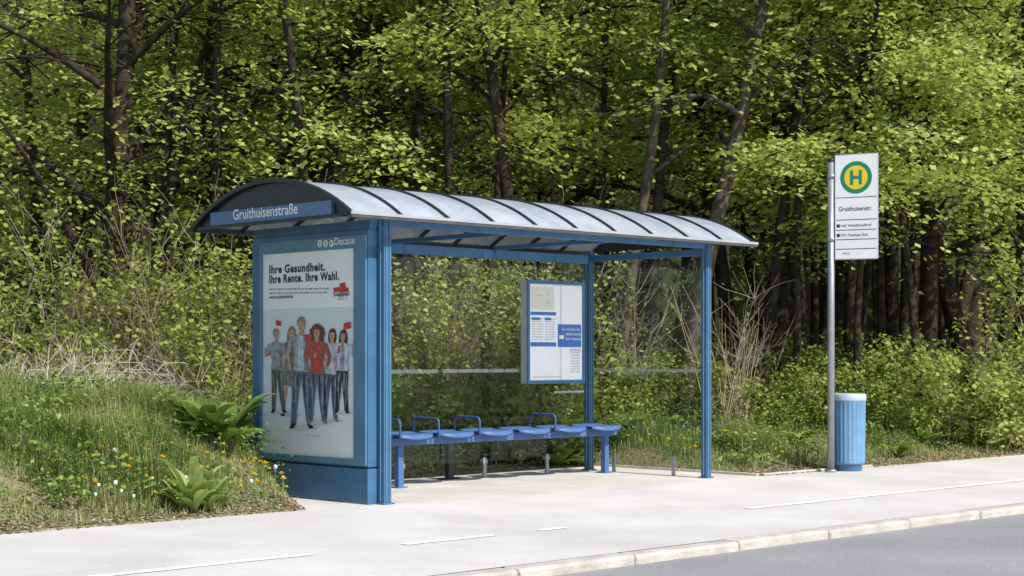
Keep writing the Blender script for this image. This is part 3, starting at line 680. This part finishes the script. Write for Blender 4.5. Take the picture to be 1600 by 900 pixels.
h8=make_tree(18,Ht=9,r0=0.13,lean=cam2loc(-1.6,0.2),first=2.6,limb=3.0,nl=15,bend=1.2,up=(0.3,1.2),keep=.5)
h9=make_tree(27,Ht=8.2,r0=0.06,lean=cam2loc(0.8,0.2),first=3.0,limb=2.3,nl=12,dens=54,up=(0.1,.7),keep=.62)
h10=make_tree(28,Ht=8.6,r0=0.055,lean=cam2loc(-.5,-0.2),first=3.1,limb=2.1,nl=12,dens=52,up=(0.1,.7),keep=.62)
poleT=[make_tree(20+i,Ht=8.5,r0=0.058+0.015*i,lean=(0.9*i-0.8,0.4*(1-i)),first=3.4,limb=1.8,nl=9,dens=18,lsize=0.085,bend=1.1,up=(.3,1.2),keep=.42,wig=.3) for i in range(4)]
LB="upright woodland tree with dark trunk and bright spring leaves"
LS="slender dark-stemmed young tree inside the woodland"
LL="dark leaning woodland tree with bright spring leaves"
LD="slim young tree with dense layered yellow-green leaves at the edge"
tree_at(312,22,h4,0,1,LB); tree_at(385,21.8,h5,0,1,LL)
tree_at(602,21.6,h4,1.2,1,LB); tree_at(750,23,h7,0.4,0.95,LB); tree_at(500,23,h8,0,1.0,LL); tree_at(1215,23.5,h6,0.7,1.05,LB); tree_at(1330,21.8,h7,3.6,0.92,LB)
tree_at(1450,22.3,h6,2.0,0.95,LB); tree_at(60,24.5,h7,1.0,1,LB); tree_at(-120,22,h6,4.0,1,LB); tree_at(1590,23,h4,4.4,1,LB); tree_at(1740,22,h7,5.1,1,LB)
tree_at(230,27,h6,3.1,1.1,LB); tree_at(440,28,h7,4.1,1.1,LB); tree_at(855,24.5,h6,5.2,1.0,LB); tree_at(960,27,h4,2.4,1.1,LB); tree_at(1110,26,h7,5.8,1.05,LB)
tree_at(690,25,h5,0.2,1.0,LL); tree_at(1150,23.5,h8,0.3,1.0,LL); tree_at(1400,26,h8,1.2,1.1,LL); tree_at(1520,25.5,h5,3.0,1.1,LL); tree_at(560,29,h6,2.2,1.15,LB); tree_at(120,27,h8,2,1.1,LL)
for x,D,m_,rz in [(555,21.2,h9,0.3),(655,20.8,h10,.8),(760,20.8,h9,0),(930,21.4,h9,.5),(1250,20.9,h9,4.0),(1345,20.8,h10,1.5),(1430,20.8,h9,2.4)]:
    tree_at(x,D,m_,rz,1.0,LD)
VAR=[h4,h6,h7,h8]; rr_=random.Random(5)
for D,n_ in ((32,8),(38,7)):
    for i in range(n_):
        x=-200+2000*(i+rr_.uniform(0.1,0.9))/n_
        tree_at(x,D+rr_.uniform(-1.5,1.5),VAR[rr_.randrange(4)],rr_.uniform(0,6.28),rr_.uniform(1.1,1.35),LB)
for i,(x,D,k,rz) in enumerate([(205,20.2,3,.5),(262,20.6,2,1.2),(345,20.4,1,2.5),(430,20.5,3,0.2),(490,20.3,2,3.9),(625,20.0,3,.9),(700,20.2,1,5.1),(835,20.2,2,2.9),(1010,20.8,2,.4),(1180,21.0,2,5.5),(1265,22.8,2,2.9),(1300,23,3,.4),(1380,22.8,1,3.3)]):
    tree_at(x,D,poleT[k],rz,1.0+0.05*(i%4),LS)
for i in range(44):
    x=rr_.choice([rr_.uniform(1130,1560),rr_.uniform(1130,1560),rr_.uniform(60,1100)])
    D=rr_.uniform(24,38); tree_at(x,D,poleT[rr_.randrange(4)],rr_.uniform(0,6.28),rr_.uniform(1.0,1.3),LS)
# distant woodland
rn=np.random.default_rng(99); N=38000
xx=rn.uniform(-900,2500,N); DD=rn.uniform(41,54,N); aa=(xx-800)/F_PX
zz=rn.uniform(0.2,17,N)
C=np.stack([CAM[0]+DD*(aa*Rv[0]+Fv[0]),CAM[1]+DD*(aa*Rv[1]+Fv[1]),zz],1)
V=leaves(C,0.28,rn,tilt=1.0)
NB=60; wall=[]  # added dark sheet behind the leaves, closes sky gaps and keeps depths dark
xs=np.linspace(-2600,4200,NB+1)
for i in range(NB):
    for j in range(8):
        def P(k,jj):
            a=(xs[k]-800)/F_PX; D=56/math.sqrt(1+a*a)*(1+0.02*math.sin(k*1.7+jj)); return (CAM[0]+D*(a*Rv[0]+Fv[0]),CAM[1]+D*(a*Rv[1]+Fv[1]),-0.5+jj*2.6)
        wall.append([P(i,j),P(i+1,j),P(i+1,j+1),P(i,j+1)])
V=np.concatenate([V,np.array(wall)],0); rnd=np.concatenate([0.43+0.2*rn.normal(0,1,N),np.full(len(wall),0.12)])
o=bpy.data.objects.new("distant_woodland",quads_mesh("distant_woodland",V,rnd,'wood')); scene.collection.objects.link(o); o["kind"]="stuff"; o["label"]="dense woodland behind the trees, its shade painted into dark leaves"; o["category"]="woodland"
# shrubs
def make_shrub(seed,Hs=2.0,spread=1.0,stems=26,lpn=34,lsize=0.055,tw='twig',leafk='shrubleaf',branch=3,rad=0.008,arch=0.12):
    rg=random.Random(seed); rn=np.random.default_rng(seed); b=B(); pts_all=[]
    for i in range(stems):
        a=rg.uniform(0,6.28); r=rg.uniform(0,0.35)*spread; cur=Vector((r*math.cos(a),r*math.sin(a),0)); d=Vector((math.cos(a)*rg.uniform(.1,.6)*spread,math.sin(a)*rg.uniform(.1,.6)*spread,1)); L=Hs*rg.uniform(.55,1.15); pts=[]
        for k in range(7):
            pts.append(cur.copy()); d=d+Vector((rg.uniform(-.15,.15),rg.uniform(-.15,.15),-arch*k/3)); cur=cur+d.normalized()*L/6
        b.tube(pts,[rad*(1-.7*k/6) for k in range(7)],tw,3,cap=False); pts_all+=pts[1:]
        for m_ in range(branch):
            k=rg.randint(1,5); c=pts[k].copy(); d2=Vector((rg.uniform(-1,1),rg.uniform(-1,1),rg.uniform(.2,1.2))); sp_=[]
            for k2 in range(4): sp_.append(c.copy()); c=c+d2.normalized()*L*0.09; d2.z+=rg.uniform(-.2,.3); d2.x+=rg.uniform(-.3,.3)
            b.tube(sp_,[rad*.55,rad*.4,rad*.3,rad*.2],tw,3,cap=False); pts_all+=sp_[1:]
    sm=bpy.data.meshes.new("stems"); sm.from_pydata([tuple(x) for x in b.V],[],b.F); sm.materials.append(M[tw]); sm.update()
    if lpn<=0: return sm,None
    C=np.array([tuple(c) for c in pts_all]); cl=np.sin(C[:,0]*5+seed)+np.sin(C[:,1]*5.3)+np.sin(C[:,2]*4.1+seed); wgt=np.clip(rn.normal(1,.6,len(C))+0.6*cl,0,3.2); cnt=rn.poisson(lpn/6.0*wgt); idx=np.repeat(np.arange(len(C)),cnt); N=len(idx)
    off=rn.normal(0,0.08,(N,3)); rnd=0.5+rn.normal(0,.12,len(C))[idx]+0.09*cl[idx]+rn.normal(0,.10,N)
    return sm,quads_mesh("foliage",leaves(C[idx]+off,lsize,rn,tilt=0.8,aspect=.7),rnd,leafk)
SHV=[make_shrub(31,2.4,0.8,15,34,0.075,branch=5,rad=.009),make_shrub(32,1.7,1.1,17,44,0.08,branch=5,rad=.008),make_shrub(33,2.8,0.7,14,28,0.07,branch=5,rad=.009),make_shrub(34,1.1,1.4,20,66,0.08,branch=4,rad=.006)]
TWV=[make_shrub(41,1.9,1.0,20,0,tw='twig',branch=5,rad=.006),make_shrub(42,2.0,0.42,12,0,tw='redtwig',branch=5,rad=0.0065,arch=.03)]
TWL=make_shrub(43,1.7,2.0,60,0,tw='pale_twig',branch=4,arch=0.5,rad=0.008)
def shrub_at(x,D,m,rz,sc,label="leafy green shrub with thin tan stems",grp="shrubs under the woodland edge"):
    s,t=at(x,D); z=float(Hgt(s,t)); parts=[("stems",m[0])]+([("foliage",m[1])] if m[1] else [])
    place("shrub",parts,(s,t,z-0.03),rz,sc,label,"shrub",grp)
for x,D,k,sc in [(20,18,0,1),(110,18.5,2,1),(185,19,0,1.05),(250,18.2,2,1),(300,19.2,0,1.1),(345,18,1,1),(385,19,2,1),(-60,18.5,1,1.1),(150,17.5,1,.9),
                 (440,19.5,0,1),(540,19.3,2,1),(620,19,0,1),(670,18.6,1,0.95),(715,19.4,2,1),(770,18.8,0,.9),(815,19.6,2,1),(865,19.2,1,1),(905,20,0,1),(650,17.9,3,.9),(760,18,3,.9),(850,18.2,3,.85),
                 (1000,20.5,0,.7),(1010,19.3,3,.8),(1100,19.8,3,.8),
                 (1170,21.5,3,.9),(1310,21.3,3,1),(1370,22.2,3,1),(1425,21.5,1,.8),(1470,20.5,3,1.1),(1540,20.6,1,1),(1620,21,0,1),(1395,20.2,3,.75),(1260,20.5,3,.7),(1330,20.2,3,.65),(1200,20,3,.7),
                 (210,21,2,1.1),(330,22,0,1.0),(700,22,2,1.1)]:
    shrub_at(x,D,SHV[k],rr_.uniform(0,6.28),sc)
for x,D,k,sc in [(1128,18.9,1,.9),(1155,19.4,1,.9),(1178,20.4,1,.75),(650,18.3,0,1),(985,19.6,1,.9),(925,19.5,0,.95),(150,17.6,0,1),(345,17.6,0,1.05),(240,17.8,0,1.0),(790,18.6,0,.9),(290,18.6,0,1.1),(200,18.6,0,1.1),(720,18.2,0,1)]:
    shrub_at(x,D,TWV[k],rr_.uniform(0,6.28),sc,"bare twiggy shrub with tan stems","bare twiggy shrubs")
for x,D in ((190,15.9),(130,15.9),(60,15.8)): shrub_at(x,D,TWL,x,0.74,"heap of pale arching dead stems above the grassy mound","bare twiggy shrubs")
# ------------------------------------------------------------------ grass and ground cover
def blades(P,hgt,rn,wd=0.008,bend=0.5):
    N=len(P); a=rn.uniform(0,6.28,N); dx=np.stack([np.cos(a),np.sin(a),np.zeros(N)],1); sd=np.stack([-np.sin(a),np.cos(a),np.zeros(N)],1)
    h=(hgt*rn.uniform(.45,1.2,N))[:,None]; bn=(bend*rn.uniform(.1,1.2,N))[:,None]; wv=(wd*rn.uniform(.6,1.3,N))[:,None]
    up=np.array([[0,0,1.0]]); m=P+up*h*0.55+dx*h*bn*0.25; tpt=P+up*h*(1-0.25*bn)+dx*h*bn
    q1=np.stack([P-sd*wv*.5,P+sd*wv*.5,m+sd*wv*.42,m-sd*wv*.42],1); q2=np.stack([m-sd*wv*.42,m+sd*wv*.42,tpt+sd*wv*.08,tpt-sd*wv*.08],1)
    return np.concatenate([q1,q2],0)
def region(n,s0,s1,t0,t1,rn,thr=0.0):
    s=rn.uniform(s0,s1,n); t=rn.uniform(t0,t1,n)
    f=np.sin(2.3*s+1.1*t)+np.sin(3.7*t-1.9*s+2)+np.sin(6.1*s+5.3*t)*.7+rn.normal(0,.5,n)
    k=f>thr; return s[k],t[k]
def stuff(name,V,rnd,mk,label):
    o=bpy.data.objects.new(name,quads_mesh(name,V,rnd,mk)); scene.collection.objects.link(o); o["kind"]="stuff"; o["label"]=label; o["category"]=name.replace("_"," "); return o
rn=np.random.default_rng(3)
Vs=[];Rs=[]
for (n_,s0,s1,t0,t1,h,thr) in [(110000,-6,-0.14,0.02,4.0,0.19,-1.6),(14000,-5,-0.14,2.0,7,0.3,-1),(75000,4.7,13,-0.28,5,0.17,-0.5),(20000,-0.1,5,2.0,6,0.22,-.6),(16000,11,22,-0.4,6,0.22,-1)]:
    s,t=region(n_,s0,s1,t0,t1,rn,thr=thr)
    e_=t-edge_of(s); wob=0.10*np.sin(5*s)+0.06*np.sin(13*s+1)+0.05
    k=e_>wob; s=s[k];t=t[k];e_=e_[k]
    k=(rn.uniform(0,1,len(s))<np.clip(e_/0.7,0.10,1)) ; s=s[k];t=t[k];e_=e_[k]
    z=Hgt(s,t)-0.01; P=np.stack([s,t,z],1); hh_=h*np.clip(0.35+e_/1.2,0.3,1.0)*(1+0.55*np.sin(3.1*s+1.3)*np.sin(2.7*t)+0.4*np.sin(9*s+7*t))
    q=blades(P,hh_,rn,wd=0.007,bend=0.9); Vs.append(q); r=np.clip(0.5+0.18*np.sin(1.7*s+2.3*t)+0.1*np.sin(7*s-4*t)+rn.normal(0,.17,len(s)),0,1); dry=np.clip(0.45-e_*0.35,0.10,0.5); r=np.where(rn.uniform(0,1,len(s))<dry,1.0,r); Rs.append(np.concatenate([r,r]))
stuff("grass",np.concatenate(Vs),np.concatenate(Rs),'grass',"tufty green verge grass")
Vs=[];Rs=[]
for (n_,s0,s1,t0,t1,hm,thr) in [(520,-6,-0.3,0.35,4,0.24,-.1),(520,4.9,12,0.1,5,0.28,-.6),(260,0,5,2.2,5.5,0.35,-.8),(240,9,19,0.2,6,0.4,-.8),(110,-0.1,4.6,2.1,2.9,0.3,-1)]:
    s,t=region(n_,s0,s1,t0,t1,rn,thr=thr)
    for a_,b_ in zip(s,t):
        if b_<float(edge_of(a_))+0.25: continue
        z=float(Hgt(a_,b_)); hz=hm*rn.uniform(.5,1.4); m_=int(rn.uniform(45,95)); rad=rn.uniform(.08,.22)
        hgt=rn.uniform(0,1,m_)**0.7*hz
        C=np.stack([a_+rn.normal(0,rad,m_),b_+rn.normal(0,rad,m_),z+hgt],1)
        ok=(C[:,1]>edge_of(C[:,0])-0.02); C=C[ok]; hgt=hgt[ok]; m_=len(C)
        if m_==0: continue
        Vs.append(leaves(C,0.048*rn.uniform(.45,1.4),rn,tilt=.8,aspect=rn.uniform(.3,.6))); Rs.append(np.full(m_,0.5+rn.normal(0,.18))+rn.normal(0,.1,m_)+0.2*(hgt/hz-.5))
stuff("ground_cover",np.concatenate(Vs),np.concatenate(Rs),'weed',"low leafy weeds covering the verge")
s=rn.uniform(-6,14,16000); t=edge_of(s)+np.abs(rn.normal(0,0.35,16000))-0.05
k=((s<-0.15)|(s>4.75)|(t>2.0))&~((s>-0.2)&(s<0.1)); s=s[k];t=t[k]
C=np.stack([s,t,np.maximum(Hgt(s,t),0)+0.008],1)
V=leaves(C,0.033,rn,tilt=.35,droop=0)
stuff("leaf_litter",V,rn.uniform(0,1,len(C)),'litter',"dry brown leaf litter along the verge edge")
def dock(seed,n=14,L=0.28,w_=0.09,up0=.5,up1=1.3,r0=.4,r1=.85):
    rn_=np.random.default_rng(seed); Q=[];R_=[]
    for i in range(n):
        a=rn_.uniform(0,6.28); d=np.array([math.cos(a),math.sin(a)]); sdv=np.array([-d[1],d[0]]); l=L*rn_.uniform(.6,1.2); up=rn_.uniform(up0,up1); pr=[]
        for k in range(6):
            q=k/5; pos=d*l*q; z=l*up*(q-0.5*q*q); ww=w_*rn_.uniform(.95,1.05)*math.sin(math.pi*min(1,q*0.92+0.06))**.8*0.5
            pr.append((np.array([pos[0]-sdv[0]*ww,pos[1]-sdv[1]*ww,z+ww*.4]),np.array([pos[0],pos[1],z]),np.array([pos[0]+sdv[0]*ww,pos[1]+sdv[1]*ww,z+ww*.4])))
        r=rn_.uniform(r0,r1)
        for k in range(5):
            Q.append([pr[k][0],pr[k][1],pr[k+1][1],pr[k+1][0]]); Q.append([pr[k][1],pr[k][2],pr[k+1][2],pr[k+1][1]]); R_+=[r,r+.05]
    return quads_mesh("broad_leaf_plant",np.array(Q),np.array(R_),'weed')
DK=[dock(51,16,.32,.13),dock(52,17,.34,.15)]
DKU=dock(53,20,.24,.075,1.2,3.0,.6,.95); DKD=dock(54,26,.38,.17,.6,2.0,.1,.4)
def simple(name,me,loc,rz,sc,label,cat,grp):
    o=bpy.data.objects.new(name,me); scene.collection.objects.link(o); o.location=loc; o.rotation_euler=(rr_.uniform(-.12,.12),rr_.uniform(-.12,.12),rz); o.scale=(sc,)*3; o["label"]=label;o["category"]=cat;o["group"]=grp
def surf(x,y,extra=0.16):
    for D in np.arange(10.5,30,0.05):
        s,t=at(x,D); z=CH+(HOR-y)/F_PX*D
        if z<=float(Hgt(s,t))+extra: return s,t,float(Hgt(s,t))
    return None
GW="broad leafed weeds"
for x,y,sc in [(304,798,1.1),(326,796,.8),(286,794,.75),(345,793,.5)]:
    r=surf(x,y,0.02)
    if r: simple("broad_leaf_plant",DKU,r,rr_.uniform(0,6),sc,"upright bright green leafy weed at the pavement edge","weed",GW)
for x,y,sc in [(350,690,1.0),(375,700,1.1),(340,665,1.0),(372,672,1.0),(320,680,.8)]:
    r=surf(x,y,0.05)
    if r: simple("broad_leaf_plant",DKD,r,rr_.uniform(0,6),sc,"dark green broad-leaved plant beside the poster cabinet","weed",GW)
for x,D,sc in [(870,17.9,1.2),(905,18.1,1.1),(950,18.3,1.1),(850,18.2,1.2),(890,18.7,1.2),(985,18.6,.9),(1050,18.8,.9),(1190,18.6,.8),(1250,19,.9),(1400,19.2,.9),(1440,20,1.1)]:
    s,t=at(x,D); simple("broad_leaf_plant",DK[rr_.randrange(2)],(s,t,float(Hgt(s,t))),rr_.uniform(0,6),sc,"broad green leafy weed growing in the verge","weed",GW)
def dand(kind):
    b=B(); zt_=0.19 if kind=='y' else 0.21
    b.tube([(0,0,0),(0.01,0,zt_/2),(0.0,0.01,zt_)],[0.003,0.0025,0.002],'stalk',5)
    if kind=='y':
        for ring_,(r,z,n_) in enumerate([(0.026,0.0,14),(0.018,0.006,10),(0.009,0.011,7)]):
            for i in range(n_):
                a=6.283*i/n_+ring_; c,s_=math.cos(a),math.sin(a); w_=0.006
                b.add([(0,0.01,zt_+z*.5),(r*c*.6-s_*w_,0.01+r*s_*.6+c*w_,zt_+.006+z),(r*c,0.01+r*s_,zt_+.010+z*1.2),(r*c*.6+s_*w_,0.01+r*s_*.6-c*w_,zt_+.006+z)],[(0,1,2,3)],'petal')
    else:
        R0=0.018; V=[];Fc=[]
        for i in range(7):
            ph=math.pi*i/6
            for k in range(10):
                th=2*math.pi*k/10; rr2=R0*(1+0.12*((i*7+k*3)%3-1)); V.append((rr2*math.sin(ph)*math.cos(th),0.01+rr2*math.sin(ph)*math.sin(th),zt_+0.015+rr2*math.cos(ph)))
        for i in range(6):
            for k in range(10):
                k2=(k+1)%10; Fc.append((i*10+k,(i+1)*10+k,(i+1)*10+k2,i*10+k2))
        b.add(V,Fc,'puff',True)
    me=bpy.data.meshes.new("dandelion"); me.from_pydata(b.V,[],b.F)
    for m in b.M: me.materials.append(M[m])
    me.polygons.foreach_set("material_index",b.I); me.polygons.foreach_set("use_smooth",b.S); me.update(); return me
DY,DW=dand('y'),dand('w')
YP=[(345,682),(352,694),(398,716),(405,722),(411,728),(392,728),(418,735),(428,742),(437,750),(455,758),(250,778),(180,790),(385,722),(1015,655),(1022,663),(990,668),(1003,688),(1065,690),(1075,695),(970,670),(945,665),(1040,700),(1060,640),(1100,695)]
WP=[(174,709),(346,671),(150,770),(190,765),(213,781),(468,757),(444,742),(197,778),(235,745),(155,757),(290,750),(410,765),(365,770)]
for i in range(40): YP.append((rr_.uniform(130,460),rr_.uniform(690,780)))
for i in range(26): YP.append((rr_.uniform(930,1280),rr_.uniform(645,715)))
for pts,me,lab in [(YP,DY,"yellow dandelion flower in the grass"),(WP,DW,"white dandelion seed head on a stalk")]:
    for (x,y) in pts:
        r=surf(x,y,0.19)
        if r is None: continue
        if -0.25<r[0]<4.75 and r[1]<2.0: continue
        if r[1]<float(edge_of(r[0]))+0.05:
            tt=float(edge_of(r[0]))+rr_.uniform(.08,.5); r=(r[0],tt,float(Hgt(r[0],tt)))
        simple("dandelion",me,r,rr_.uniform(0,6),rr_.uniform(.7,1.15),lab,"flower","dandelions in the verge")
